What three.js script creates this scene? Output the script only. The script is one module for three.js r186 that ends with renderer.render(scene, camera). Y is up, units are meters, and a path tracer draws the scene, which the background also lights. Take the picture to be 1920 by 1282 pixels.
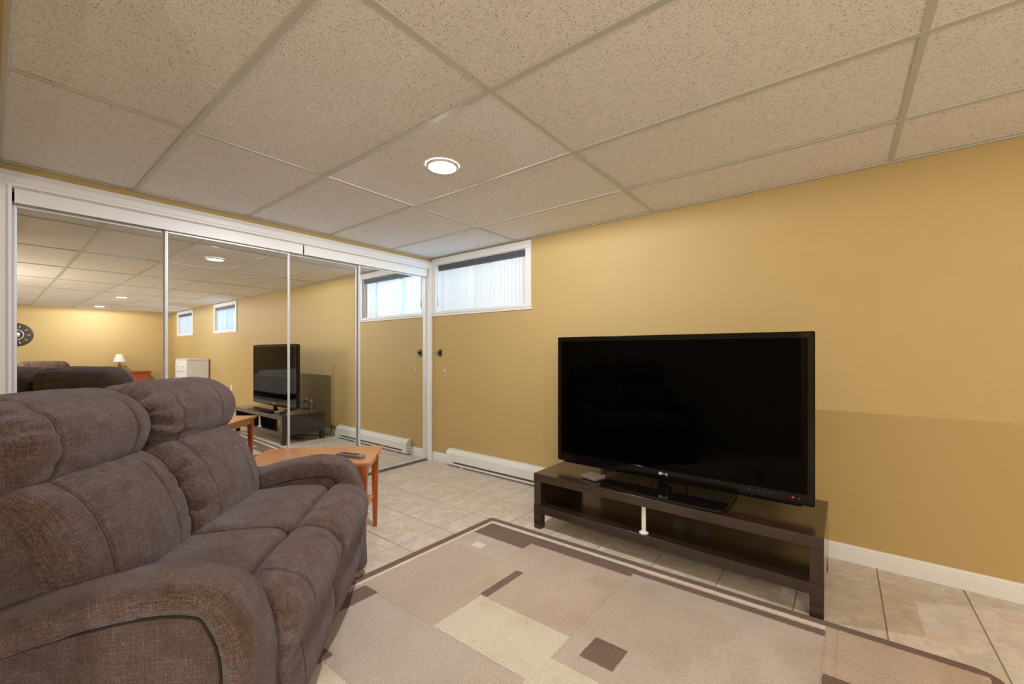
import * as THREE from 'three';
import { RoundedBoxGeometry } from 'three/addons/geometries/RoundedBoxGeometry.js';
import { mergeGeometries } from 'three/addons/utils/BufferGeometryUtils.js';
import { FontLoader } from 'three/addons/loaders/FontLoader.js';
import { TextGeometry } from 'three/addons/geometries/TextGeometry.js';
import { ImprovedNoise } from 'three/addons/math/ImprovedNoise.js';

// ---------------------------------------------------------------- camera, sky, exposure
// x runs along the television wall to the right, y up, z out of that wall into the room
const H = 2.098;                                   // ceiling height
const scene = new THREE.Scene();
const camera = new THREE.PerspectiveCamera(2 * Math.atan(641 / 776.75) * 180 / Math.PI, 1920 / 1282, 0.05, 80);
camera.position.set(3.3515, 1.1299, 2.8818);
camera.rotation.set(0, 0.6702, 0);
camera.setViewOffset(1920, 1282, 0, -17.44, 1920, 1282);
const renderer = new THREE.WebGLRenderer({ antialias: true });
renderer.toneMapping = THREE.LinearToneMapping;
renderer.toneMappingExposure = 1.28;
renderer.shadowMap.enabled = true;
scene.background = new THREE.Color().setRGB(0.44, 0.71, 1.0);
scene.backgroundIntensity = 7.0;
const LAMP = { color: [0.98, 1.0, 1.06], power: 4.5 };          // recessed ceiling lights
const BACK_LAMP = { color: [1.0, 0.93, 0.80], power: 3.5 };
const GLOBE = { color: [1.0, 0.88, 0.68], power: [3.6, 2.8] };       // two opal globe floor lamps behind the viewer

// ---------------------------------------------------------------- helpers
let seedState = 12345;
const rnd = () => { seedState = (seedState + 0x6d2b79f5) | 0; let t = Math.imul(seedState ^ (seedState >>> 15), 1 | seedState); t = (t + Math.imul(t ^ (t >>> 7), 61 | t)) ^ t; return ((t ^ (t >>> 14)) >>> 0) / 4294967296; };
const rr = (a, b) => a + (b - a) * rnd();
const clamp = (x, a, b) => Math.min(b, Math.max(a, x));
const mix = (a, b, t) => a + (b - a) * t;
const smooth = (a, b, x) => { const t = clamp((x - a) / (b - a), 0, 1); return t * t * (3 - 2 * t); };
const names = new Map();
function numbered(name) { const n = names.get(name) ?? 0; names.set(name, n + 1); return n ? `${name}_${String(n).padStart(3, '0')}` : name; }
function tag(o, label, category, group) { o.userData = { label, category }; if (group) o.userData.group = group; return o; }
function thing(name, label, category, pos = [0, 0, 0], turn = 0, group) {
  const o = new THREE.Group(); o.name = numbered(name); o.position.set(...pos); o.rotation.y = turn;
  scene.add(o); return tag(o, label, category, group);
}
function mesh(name, geometry, material, parent, pos, rot) {
  const m = new THREE.Mesh(geometry, material); m.castShadow = m.receiveShadow = true;
  m.name = parent === scene ? numbered(name) : name;
  if (pos) m.position.set(...pos); if (rot) m.rotation.set(...rot);
  parent.add(m); return m;
}
function partName(parent, name) { parent.userData.count ??= {}; const c = parent.userData.count, n = c[name] ?? 0; c[name] = n + 1; return n ? `${name}_${String(n).padStart(3, '0')}` : name; }
function part(parent, name, geometry, material, pos, rot) { return mesh(partName(parent, name), geometry, material, parent, pos, rot); }
function struct(name, geometry, material) { const m = mesh(name, geometry, material, scene); m.userData.kind = 'structure'; return m; }
function structGroup(name) { const g = new THREE.Group(); g.name = numbered(name); g.userData.kind = 'structure'; scene.add(g); return g; }
// uv in metres by the dominant direction of each vertex normal; turn swaps u and v
function boxUV(g, turn = false, du = 0, dv = 0) {
  const p = g.attributes.position, n = g.attributes.normal, uv = new Float32Array(p.count * 2);
  for (let i = 0; i < p.count; i++) {
    const x = p.getX(i), y = p.getY(i), z = p.getZ(i), a = Math.abs(n.getX(i)), b = Math.abs(n.getY(i)), c = Math.abs(n.getZ(i));
    let u, v; if (b >= a && b >= c) { u = x; v = z; } else if (a >= c) { u = z; v = y; } else { u = x; v = y; }
    if (turn) [u, v] = [v, u];
    uv[2 * i] = u + du; uv[2 * i + 1] = v + dv;
  }
  g.setAttribute('uv', new THREE.BufferAttribute(uv, 2)); return g;
}
function box(w, h, d, r = 0.003, turn = false, seg = 2) {
  r = Math.min(r, w / 2.01, h / 2.01, d / 2.01);
  return boxUV(new RoundedBoxGeometry(w, h, d, seg, r), turn, rnd() * 3, rnd() * 3);
}
const plainBox = (w, h, d) => boxUV(new THREE.BoxGeometry(w, h, d));
const at = (g, x, y, z) => g.translate(x, y, z);
const lathe = (pts, seg = 32) => new THREE.LatheGeometry(pts.map(([r, y]) => new THREE.Vector2(r, y)), seg);
function joined(list) { return mergeGeometries(list.map((g) => { const k = g.index ? g.toNonIndexed() : g; for (const a of Object.keys(k.attributes)) if (!['position', 'normal', 'uv'].includes(a)) k.deleteAttribute(a); return k; })); }
function tube(points, r, seg = 40) { return new THREE.TubeGeometry(new THREE.CatmullRomCurve3(points.map((p) => new THREE.Vector3(...p))), seg, r, 8); }
// a profile in the (depth, height) plane swept along x
function profileX(pts, x0, x1) {
  const s = new THREE.Shape(pts.map(([z, y]) => new THREE.Vector2(z, y)));
  const g = new THREE.ExtrudeGeometry(s, { depth: x1 - x0, bevelEnabled: false });
  // shape x -> world z, shape y -> world y, extrusion -> world x
  g.applyMatrix4(new THREE.Matrix4().set(0, 0, 1, x0, 0, 1, 0, 0, 1, 0, 0, 0, 0, 0, 0, 1));
  flipIfInside(g); g.computeVertexNormals(); return boxUV(g);
}
function flipIfInside(g) {
  const p = g.attributes.position, ix = g.index; let vol = 0; const n = ix ? ix.count : p.count, a = new THREE.Vector3(), b = new THREE.Vector3(), c = new THREE.Vector3();
  for (let i = 0; i < n; i += 3) { const [i0, i1, i2] = ix ? [ix.getX(i), ix.getX(i + 1), ix.getX(i + 2)] : [i, i + 1, i + 2]; a.fromBufferAttribute(p, i0); b.fromBufferAttribute(p, i1); c.fromBufferAttribute(p, i2); vol += a.dot(b.cross(c)); }
  if (vol >= 0) return g;
  if (ix) { for (let i = 0; i < n; i += 3) { const t = ix.getX(i); ix.setX(i, ix.getX(i + 1)); ix.setX(i + 1, t); } }
  else for (const at of Object.values(g.attributes)) { const s = at.itemSize; for (let i = 0; i < n; i += 3) for (let k = 0; k < s; k++) { const t = at.array[i * s + k]; at.array[i * s + k] = at.array[(i + 1) * s + k]; at.array[(i + 1) * s + k] = t; } }
  return g;
}

// ---------------------------------------------------------------- textures
const perlin = new ImprovedNoise();
function hashTable(n, seed) { const s = seedState; seedState = seed; const t = new Float32Array(n); for (let i = 0; i < n; i++) t[i] = rnd(); seedState = s; return t; }
const HT = hashTable(65536, 777);
const hash2 = (x, y) => HT[((x * 73856093) ^ (y * 19349663)) & 65535];
// value noise that repeats after `period` cells
function vnoise(x, y, period) {
  const xi = Math.floor(x), yi = Math.floor(y), fx = x - xi, fy = y - yi, m = (k) => ((k % period) + period) % period;
  const u = fx * fx * (3 - 2 * fx), v = fy * fy * (3 - 2 * fy);
  const a = hash2(m(xi), m(yi)), b = hash2(m(xi + 1), m(yi)), c = hash2(m(xi), m(yi + 1)), d = hash2(m(xi + 1), m(yi + 1));
  return mix(mix(a, b, u), mix(c, d, u), v);
}
function fbm(u, v, cells, octaves = 4) { let s = 0, a = 0.5, t = 0; for (let o = 0; o < octaves; o++) { s += a * vnoise(u * cells + o * 17, v * cells + o * 31, cells); t += a; a *= 0.5; cells *= 2; } return s / t; }
const toByte = (x) => clamp(Math.round(x * 255), 0, 255);
function texture(w, h, f, srgb = true, repeat) {
  const d = new Uint8Array(w * h * 4);
  for (let y = 0; y < h; y++) for (let x = 0; x < w; x++) { const c = f(x / w, y / h, x, y), i = (y * w + x) * 4; if (typeof c === 'number') { d[i] = d[i + 1] = d[i + 2] = toByte(c); } else { d[i] = toByte(c[0]); d[i + 1] = toByte(c[1]); d[i + 2] = toByte(c[2]); } d[i + 3] = 255; }
  const t = new THREE.DataTexture(d, w, h); t.wrapS = t.wrapT = THREE.RepeatWrapping; t.magFilter = THREE.LinearFilter; t.minFilter = THREE.LinearMipmapLinearFilter; t.generateMipmaps = true;
  if (srgb) t.colorSpace = THREE.SRGBColorSpace; if (repeat) t.repeat.set(...repeat); t.needsUpdate = true; return t;
}
const std = (o) => new THREE.MeshStandardMaterial(o), phys = (o) => new THREE.MeshPhysicalMaterial(o);
const lin = (r, g, b) => new THREE.Color().setRGB(r, g, b);

// upholstery: a slubby weave of brown and blue-grey threads, one repeat is 0.30 m
const FAB = 1024;
const warp = hashTable(FAB, 11), weft = hashTable(FAB, 12);
function weave(u, v, x, y) {
  const over = ((x >> 1) + (y >> 1)) & 1;
  const along = over ? fbm(u, v, 48, 1) : 0, slubA = vnoise(u * 340, v * 14, 14 * 340) , slubB = vnoise(u * 14, v * 340, 14 * 340);
  return { t: over ? mix(warp[x & ~1], slubA, 0.6) : mix(weft[y & ~1], slubB, 0.6), over, along };
}
const fabricMap = texture(FAB, FAB, (u, v, x, y) => {
  const w = weave(u, v, x, y), m = fbm(u, v, 9, 4), hue = hash2(x >> 1, (y >> 1) + 991);
  const slub = smooth(0.72, 0.95, vnoise(u * 260, v * 30, 7800)) + smooth(0.72, 0.95, vnoise(u * 30, v * 260, 7800));
  const k = (0.78 + 0.62 * (w.t - 0.3) + 0.16 * (m - 0.5) + 0.46 * (hash2(x >> 2, (y >> 2) + 313) - 0.5) + 0.20 * (hash2(x, y + 71) - 0.5)) * (1 + 0.16 * slub);
  const brown = [0.425, 0.305, 0.240], grey = [0.440, 0.420, 0.435], b = smooth(0.2, 0.9, hash2((x >> 2) + 9, (y >> 2) + 5) * 0.6 + hue * 0.2 + w.t * 0.2 + (m - 0.5) * 0.3);
  return [0, 1, 2].map((c) => mix(brown[c], grey[c], b) * k);
}, true, [1 / 0.3, 1 / 0.3]);
const fabricBump = texture(512, 512, (u, v, x, y) => 0.5 + 0.3 * ((((x >> 1) + (y >> 1)) & 1) - 0.5) + 0.5 * (fbm(u, v, 64, 2) - 0.5), false, [1 / 0.15, 1 / 0.15]);
const M = {};
M.fabric = phys({ map: fabricMap, bumpMap: fabricBump, bumpScale: 0.0022, roughness: 0.95, sheen: 0.6, sheenRoughness: 0.45, sheenColor: lin(0.80, 0.79, 0.95), specularIntensity: 0.4 });
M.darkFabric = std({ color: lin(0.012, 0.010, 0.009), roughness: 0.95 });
M.seam = std({ color: lin(0.030, 0.022, 0.018), roughness: 0.95 });
M.thread = std({ color: lin(0.16, 0.13, 0.11), roughness: 0.9 });

// wall paint, faint roller texture
const paintBump = texture(256, 256, (u, v) => fbm(u, v, 48, 3), false, [2.5, 2.5]);
const paintMap = texture(256, 256, (u, v) => { const k = 0.975 + 0.05 * fbm(u, v, 5, 4); return [k, k, k]; }, true, [0.35, 0.35]);
M.wall = std({ color: lin(0.505, 0.357, 0.140), map: paintMap, bumpMap: paintBump, bumpScale: 0.0004, roughness: 0.62 });
M.white = std({ color: lin(0.80, 0.79, 0.77), roughness: 0.42 });
M.whiteMetal = std({ color: lin(0.80, 0.79, 0.76), roughness: 0.38 });
M.slot = std({ color: lin(0.10, 0.10, 0.10), roughness: 0.7 });
M.aluminium = std({ color: lin(0.66, 0.68, 0.70), metalness: 0.25, roughness: 0.35 });
M.mirror = std({ color: lin(0.87, 0.89, 0.875), metalness: 1, roughness: 0.0 });
M.track = std({ color: lin(0.22, 0.21, 0.20), metalness: 0.5, roughness: 0.4 });
M.void = std({ color: lin(0.25, 0.22, 0.2), roughness: 0.9 });

// ceiling tile: fissured mineral fibre, repeat 0.6096 m
const pits = new Float32Array(1024 * 1024);
{ const s = seedState; seedState = 99;
  for (let k = 0; k < 5200; k++) {
    const big = rnd() < 0.45, cx = rnd() * 1024, cy = rnd() * 1024, a = rr(-0.5, 0.5) + (rnd() < 0.3 ? 1.2 : 0.3), L = big ? rr(2, 5.2) : rr(0.8, 2.2), W = big ? rr(0.8, 1.6) : rr(0.6, 1.1), dep = big ? rr(0.6, 1) : rr(0.3, 0.7), ca = Math.cos(a), sa = Math.sin(a);
    for (let y = -7; y <= 7; y++) for (let x = -7; x <= 7; x++) { const u = (x * ca + y * sa) / L, w = (-x * sa + y * ca) / W, q = u * u + w * w; if (q < 1.6) { const i = ((Math.floor(cy) + y) & 1023) * 1024 + ((Math.floor(cx) + x) & 1023); pits[i] = Math.max(pits[i], dep * (1 - smooth(0.5, 1.6, q))); } }
  } seedState = s; }
const tileMap = texture(1024, 1024, (u, v, x, y) => { const p = pits[y * 1024 + x], k = 0.97 + 0.06 * (fbm(u, v, 60, 2) - 0.5); return [mix(0.96, 0.38, p) * k, mix(0.955, 0.31, p) * k, mix(0.955, 0.24, p) * k]; }, true, [1 / 0.6096, 1 / 0.6096]);
const tileBump = texture(1024, 1024, (u, v, x, y) => 0.8 - 0.7 * pits[y * 1024 + x] + 0.2 * (fbm(u, v, 90, 2) - 0.5), false, [1 / 0.6096, 1 / 0.6096]);
M.ceilingTile = std({ map: tileMap, bumpMap: tileBump, bumpScale: 0.0012, roughness: 0.95 });
M.grid = std({ color: lin(0.57, 0.575, 0.52), roughness: 0.45 });

// floor tile: mottled beige stone
const stone = texture(1024, 1024, (u, v) => {
  const q = fbm(u + 0.15 * fbm(u, v, 5, 3), v + 0.15 * fbm(v, u, 5, 3), 7, 5), f = fbm(u, v, 42, 3), g = fbm(v + 0.37, u + 0.11, 10, 4), st = fbm(u * 1, v, 18, 4);
  const k = 0.97 + 0.13 * (f - 0.5), warm = smooth(0.45, 0.66, g), cool = smooth(0.5, 0.68, q) * 0.8, w2 = smooth(0.5, 0.7, st) * 0.6;
  let c = [0.855, 0.800, 0.735]; const mixc = (d, t) => { c = c.map((x, i) => mix(x, d[i], t)); };
  mixc([0.82, 0.735, 0.635], warm * 0.5); mixc([0.80, 0.775, 0.735], cool * 0.55); mixc([0.895, 0.855, 0.80], w2);
  return c.map((x) => x * k);
}, true);
const stoneBump = texture(512, 512, (u, v) => fbm(u, v, 16, 5), false);
M.floorTile = std({ map: stone, bumpMap: stoneBump, bumpScale: 0.0012, roughness: 0.42 });
M.grout = std({ color: lin(0.30, 0.27, 0.23), roughness: 0.95 });

// woods
function woodTexture(light, dark, bands, seed) {
  return texture(512, 512, (u, v) => { const w = fbm(u, v, 3, 3) * 0.35, r = fbm(0.5 * u + seed, v, 4, 2), g = vnoise(u * 6 + w * 6, v * bands + w * 10, 4096), fine = vnoise(u * 12, v * 240, 2880), t = clamp(0.55 * g + 0.3 * fine + 0.3 * (r - 0.5), 0, 1); return [0, 1, 2].map((c) => mix(light[c], dark[c], t)); }, true, [1 / 0.6, 1 / 0.6]);
}
M.oak = std({ map: woodTexture([0.80, 0.565, 0.385], [0.71, 0.46, 0.28], 26, 0.1), roughness: 0.22 });
M.oakLeg = std({ map: woodTexture([0.75, 0.40, 0.20], [0.62, 0.29, 0.13], 22, 0.4), roughness: 0.3 });
M.espresso = phys({ map: woodTexture([0.215, 0.150, 0.110], [0.155, 0.105, 0.078], 40, 0.7), roughness: 0.26, clearcoat: 0.7, clearcoatRoughness: 0.12 });
M.cherry = std({ map: woodTexture([0.66, 0.34, 0.17], [0.52, 0.24, 0.11], 20, 0.9), roughness: 0.35 });

// plastics, glass
M.gloss = phys({ color: lin(0.004, 0.003, 0.003), roughness: 0.08, ior: 1.38 });
M.screen = phys({ color: lin(0.0006, 0.0006, 0.0007), roughness: 0.04, ior: 1.18 });
M.black = std({ color: lin(0.012, 0.012, 0.012), roughness: 0.45 });
M.cord = std({ color: lin(0.015, 0.015, 0.015), roughness: 0.6 });
M.plate = std({ color: lin(0.80, 0.80, 0.78), roughness: 0.35 });
M.greyPlastic = std({ color: lin(0.16, 0.16, 0.17), roughness: 0.45 });
M.taupePlastic = std({ color: lin(0.20, 0.15, 0.125), roughness: 0.35 });
M.cream = std({ color: lin(0.86, 0.82, 0.74), roughness: 0.4 });
M.headrail = std({ color: lin(0.10, 0.105, 0.12), roughness: 0.5 });
M.pane = phys({ color: 0xffffff, transmission: 1, thickness: 0, roughness: 0, ior: 1.5 });
M.vane = phys({ color: lin(0.80, 0.80, 0.78), transmission: 0.15, thickness: 0, roughness: 0.95 });
M.lens = std({ color: lin(0.9, 0.88, 0.85), emissive: lin(1.0, 0.94, 0.84), emissiveIntensity: 2.6, roughness: 0.5 });
M.globe = std({ color: lin(0.9, 0.88, 0.85), emissive: lin(1.0, 0.95, 0.86), emissiveIntensity: 1.5, roughness: 0.4 });
M.shade = phys({ color: lin(0.86, 0.84, 0.80), transmission: 0.3, thickness: 0, roughness: 0.95 });
M.bronze = std({ color: lin(0.055, 0.04, 0.02), roughness: 0.45, metalness: 0.4 });
M.silver = std({ color: lin(0.55, 0.55, 0.52), roughness: 0.35, metalness: 0.6 });
M.chest = std({ color: lin(0.66, 0.66, 0.66), roughness: 0.5 });
M.linen = std({ color: lin(0.78, 0.77, 0.76), roughness: 0.9, bumpMap: paintBump, bumpScale: 0.001 });
M.beigeCloth = std({ color: lin(0.5, 0.45, 0.4), roughness: 0.9 });
M.navy = std({ color: lin(0.02, 0.022, 0.04), roughness: 0.9 });
M.logo = std({ color: lin(0.75, 0.75, 0.75), roughness: 0.35 });
M.redLamp = std({ color: lin(0.5, 0.02, 0.02), emissive: lin(0.8, 0.03, 0.03), emissiveIntensity: 0.5 });
M.symbol = std({ color: lin(0.12, 0.14, 0.17), roughness: 0.5 });

// ---------------------------------------------------------------- room shell
const XF = 10.0, ZB = 3.35, ZR = 6.3, XN = 3.02;                 // far wall, wall behind the loveseat, rear wall, where the room widens
const TH = 0.25;
// television wall with three window openings
const WIN = [[0.075, 1.222], [5.49, 6.637], [8.17, 9.317]], WY0 = 1.537, WY1 = 2.022;
{
  const s = new THREE.Shape([[-0.9, 0], [XF + 0.2, 0], [XF + 0.2, H + 0.15], [-0.9, H + 0.15]].map((p) => new THREE.Vector2(...p)));
  for (const [a, b] of WIN) s.holes.push(new THREE.Path([[a, WY0], [a, WY1], [b, WY1], [b, WY0]].map((p) => new THREE.Vector2(...p))));
  struct('wall_right', boxUV(new THREE.ExtrudeGeometry(s, { depth: TH, bevelEnabled: false }).translate(0, 0, -TH)), M.wall);
}
struct('wall_far', at(plainBox(0.2, H + 0.15, ZR + 0.4), XF + 0.1, (H + 0.15) / 2, ZR / 2), M.wall);
struct('wall_rear', at(plainBox(XF - XN + 0.4, H + 0.15, 0.2), (XF + XN) / 2, (H + 0.15) / 2, ZR + 0.1), M.wall);
struct('wall_side', at(plainBox(0.15, H + 0.15, ZR - ZB), XN - 0.075, (H + 0.15) / 2, (ZR + ZB) / 2), M.wall);
struct('wall_back', at(plainBox(XN + 0.9, H + 0.15, 0.15), (XN - 0.9) / 2, (H + 0.15) / 2, ZB + 0.076), M.wall);
struct('wall_header', at(plainBox(2.3, 0.16, ZB - 2.86), 1.15, H - 0.075, (ZB + 2.862) / 2), M.wall);   // dropped soffit above the loveseat
// mirror-closet wall: strip above the opening, and the closet behind it
struct('wall_left', joined([at(plainBox(0.10, H + 0.15 - 1.985, ZB), -0.05, (H + 0.15 + 1.985) / 2, ZB / 2), at(plainBox(0.10, 1.985, ZB - 2.845), -0.05, 0.9925, (ZB + 2.845) / 2), at(plainBox(0.10, 1.985, 0.02), -0.05, 0.9925, 0.01)]), M.wall);
struct('wall_closet', joined([at(plainBox(0.1, H + 0.15, ZB), -0.85, (H + 0.15) / 2, ZB / 2)]), M.void);

// floor: grout bed with tiles
const floor = struct('floor', at(plainBox(XF + 1.2, 0.12, ZR + 0.5), (XF - 0.6) / 2, -0.0625, ZR / 2), M.grout);
const S = 0.3099, TX = 1.0198 - 4 * S, TZ = 0.1626 - S;
{
  const w = S - 0.0032, variants = [];
  for (let k = 0; k < 10; k++) {
    const g = new THREE.BoxGeometry(w, 0.01, w, 1, 1, 1), p = g.attributes.position;
    for (let i = 0; i < p.count; i++) if (p.getY(i) > 0) { p.setX(i, p.getX(i) * 0.991); p.setZ(i, p.getZ(i) * 0.991); }
    g.computeVertexNormals(); boxUV(g, k % 2 === 1, rnd(), rnd()); const uv = g.attributes.uv; for (let i = 0; i < uv.count; i++) uv.setXY(i, uv.getX(i) * 1.1, uv.getY(i) * 1.1);
    variants.push(g);
  }
  const rest = [];
  for (let i = -1; TX + i * S < XF; i++) for (let k = 0; TZ + k * S < ZR; k++) {
    const x = TX + (i + 0.5) * S, z = TZ + (k + 0.5) * S, g = variants[Math.floor(rnd() * variants.length)], y = -0.0055 + rr(-0.0004, 0.0004);
    if (x < -0.35 || z < -0.05) continue;
    if (x < 4.4 && z < 3.3) part(floor, 'floor_tile', g, M.floorTile, [x, y, z]); else rest.push(g.clone().translate(x, y, z));
  }
  const m = part(floor, 'farther_floor_tile', joined(rest), M.floorTile); m.userData.kind = 'stuff';
}

// ceiling: slab, lay-in tiles, exposed grid
const ceiling = struct('ceiling', at(plainBox(XF + 1.2, 0.1, ZR + 0.5), (XF - 0.6) / 2, H + 0.2, ZR / 2), M.void);
{
  const GX = 1.1147 - 1.2192, GZ = 0.5061 - 0.6096, CX = 1.2192, CZ = 0.6096, bar = 0.0235;
  const tiles = [];
  for (let k = 0; k < 6; k++) tiles.push(boxUV(new RoundedBoxGeometry(CX - 0.012, 0.016, CZ - 0.012, 1, 0.002), false, rnd() * 0.6, rnd() * 0.6));
  for (let i = 0; GX + i * CX < XF; i++) for (let k = 0; GZ + k * CZ < ZR; k++) {
    const x = GX + (i + 0.5) * CX, z = GZ + (k + 0.5) * CZ;
    if (x < XN - 0.7 && z > ZB + 0.3) continue;
    part(ceiling, 'ceiling_tile', tiles[Math.floor(rnd() * 6)], M.ceilingTile, [x, H + 0.0115 + rr(-0.0012, 0.0012), z]);
  }
  const runner = box(XF + 0.1, 0.005, bar, 0.001), tee = box(bar - 0.001, 0.0045, CZ - bar, 0.001);
  for (let k = 0; GZ + k * CZ < ZR; k++) { if (GZ + k * CZ > 0.02) part(ceiling, 'grid_runner', runner, M.grid, [XF / 2, H + 0.0005, GZ + k * CZ]);
    for (let i = 0; GX + i * CX < XF; i++) if (GX + i * CX > 0.02) part(ceiling, 'grid_tee', tee, M.grid, [GX + i * CX, H + 0.001, GZ + (k + 0.5) * CZ]); }
  const angle = (w, d) => box(w, 0.006, d, 0.001);
  part(ceiling, 'wall_angle', angle(XF, 0.02), M.grid, [XF / 2, H - 0.001, 0.010]);
  part(ceiling, 'wall_angle', angle(0.02, 3.3), M.grid, [0.010, H - 0.001, 1.65]);
  part(ceiling, 'wall_angle', angle(0.02, ZR), M.grid, [XF - 0.010, H - 0.001, ZR / 2]);
  part(ceiling, 'wall_angle', angle(2.3, 0.02), M.grid, [1.15, H - 0.001, 2.852]);
}

// baseboards
const BB = [[0, 0], [0.016, 0], [0.016, 0.052], [0.0135, 0.055], [0.0135, 0.066], [0.0105, 0.069], [0.0105, 0.078], [0.006, 0.086], [0, 0.088]];
struct('baseboard_right', profileX(BB, 0.022, 0.283), M.white);
struct('baseboard_right', profileX(BB, 1.702, XF), M.white);
struct('baseboard_far', profileX(BB, -ZR, 0).rotateY(-Math.PI / 2).translate(XF, 0, 0), M.white);

// closet casing, tracks and sliding mirror doors
const CAS = [[0, 0], [0.019, 0], [0.021, 0.012], [0.016, 0.022], [0.018, 0.050], [0.011, 0.066], [0.009, 0.078], [0, 0.078]];  // casing section (out, across)
{
  const cas = (len) => { const s = new THREE.Shape(CAS.map((p) => new THREE.Vector2(...p))); const g = new THREE.ExtrudeGeometry(s, { depth: len, bevelEnabled: false }); return g; };
  // head: section (x out, y across), runs along z
  struct('trim_1', boxUV(flipIfInside(cas(2.885).translate(0, 1.983, 0.003))), M.white);
  // left leg: the same section turned, runs along y
  const leg = cas(1.983); leg.applyMatrix4(new THREE.Matrix4().set(1, 0, 0, 0, 0, 0, 1, 0, 0, 1, 0, 2.81, 0, 0, 0, 1)); flipIfInside(leg); leg.computeVertexNormals();
  struct('trim_2', boxUV(leg), M.white);
  const legR = cas(1.983); legR.applyMatrix4(new THREE.Matrix4().set(1, 0, 0, 0, 0, 0, 1, 0, 0, -0.62, 0, 0.052, 0, 0, 0, 1)); flipIfInside(legR); legR.computeVertexNormals();
  struct('trim_3', boxUV(legR), M.white);
  // jamb linings
  struct('trim_4', joined([at(plainBox(0.12, 1.985, 0.012), -0.06, 0.9925, 0.046), at(plainBox(0.12, 1.985, 0.012), -0.06, 0.9925, 2.816), at(plainBox(0.12, 0.012, 2.77), -0.06, 1.985, 1.43)]), M.white);
  // head track fascia in two lengths
  const f = structGroup('trim_5');
  part(f, 'fascia', at(box(0.008, 0.076, 1.47, 0.002), -0.004, 1.939, 1.325 + 0.741), M.whiteMetal);
  part(f, 'fascia', at(box(0.008, 0.076, 1.255, 0.002), -0.004, 1.939, 1.322 - 0.628), M.whiteMetal);
  const t = structGroup('trim_6');
  part(t, 'floor_track', joined([at(plainBox(0.095, 0.004, 2.75), -0.055, 0.0045, 1.43), at(plainBox(0.004, 0.011, 2.75), -0.010, 0.007, 1.43), at(plainBox(0.004, 0.011, 2.75), -0.047, 0.007, 1.43), at(plainBox(0.004, 0.011, 2.75), -0.085, 0.007, 1.43)]), M.track);
  const door = (x, z0, z1) => {
    const d = structGroup('door'), w = z1 - z0, zc = (z0 + z1) / 2, h = 1.905, yc = 0.014 + h / 2, st = 0.017;
    d.name = `door_${door.n = (door.n ?? 0) + 1}`;
    part(d, 'mirror_panel', at(plainBox(0.005, h - 0.03, w - 0.02), x - 0.006, yc, zc), M.mirror);
    for (const z of [z0 + st / 2, z1 - st / 2]) part(d, 'stile', at(joined([box(0.014, h, st, 0.003), at(box(0.004, h, 0.006, 0.0015), 0.007, 0, 0)]), x - 0.006, yc, z), M.aluminium);
    part(d, 'top_rail', at(box(0.013, 0.03, w - 2 * st, 0.003), x - 0.006, yc + h / 2 - 0.015, zc), M.aluminium);
    part(d, 'bottom_rail', at(box(0.013, 0.022, w - 2 * st, 0.003), x - 0.006, yc - h / 2 + 0.011, zc), M.aluminium);
  };
  door(-0.052, 2.174, 2.808); door(-0.030, 1.418, 2.186); door(-0.052, 0.802, 1.50); door(-0.030, 0.056, 0.826);
}

// windows with casing, pane, sash; outside wells stay open to the sky
WIN.forEach(([a, b], i) => {
  const w = structGroup('window'); w.name = `window_${i + 1}`;
  const cx = (a + b) / 2, ww = b - a, hh = WY1 - WY0, cy = (WY0 + WY1) / 2, c = 0.062;
  part(w, 'casing', at(box(ww + 2 * c - 0.004, c, 0.016, 0.003), cx, WY1 + c / 2, 0.008), M.white);
  part(w, 'casing', at(box(c, hh, 0.016, 0.003), a - c / 2, cy, 0.008), M.white);
  part(w, 'casing', at(box(c - 0.004, hh, 0.016, 0.003), b + c / 2, cy, 0.008), M.white);
  part(w, 'sill', profileX([[0, WY0 - 0.045], [0.012, WY0 - 0.045], [0.014, WY0 - 0.028], [0.02, WY0 - 0.022], [0.02, WY0 - 0.006], [0.014, WY0], [0, WY0]], a - c, b + c + 0.002), M.white);
  part(w, 'lining', joined([at(plainBox(ww, 0.006, TH), cx, WY0 + 0.003, -TH / 2), at(plainBox(ww, 0.006, TH), cx, WY1 - 0.003, -TH / 2), at(plainBox(0.006, hh, TH), a + 0.003, cy, -TH / 2), at(plainBox(0.006, hh, TH), b - 0.003, cy, -TH / 2)]), M.white);
  for (const [x0, x1, z] of [[a + 0.006, cx + 0.02, -0.165], [cx - 0.02, b - 0.006, -0.195]]) {
    const f = 0.034, m = (x0 + x1) / 2, sw = x1 - x0;
    part(w, 'sash', joined([at(box(sw, f, 0.024), m, WY0 + 0.006 + f / 2, z), at(box(sw, f, 0.024), m, WY1 - 0.006 - f / 2, z), at(box(f, hh - 0.012, 0.024), x0 + f / 2, cy, z), at(box(f, hh - 0.012, 0.024), x1 - f / 2, cy, z)]), M.white);
    part(w, 'pane', at(new THREE.PlaneGeometry(sw - 2 * f, hh - 2 * f), m, cy, z), M.pane);
  }
});

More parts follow.
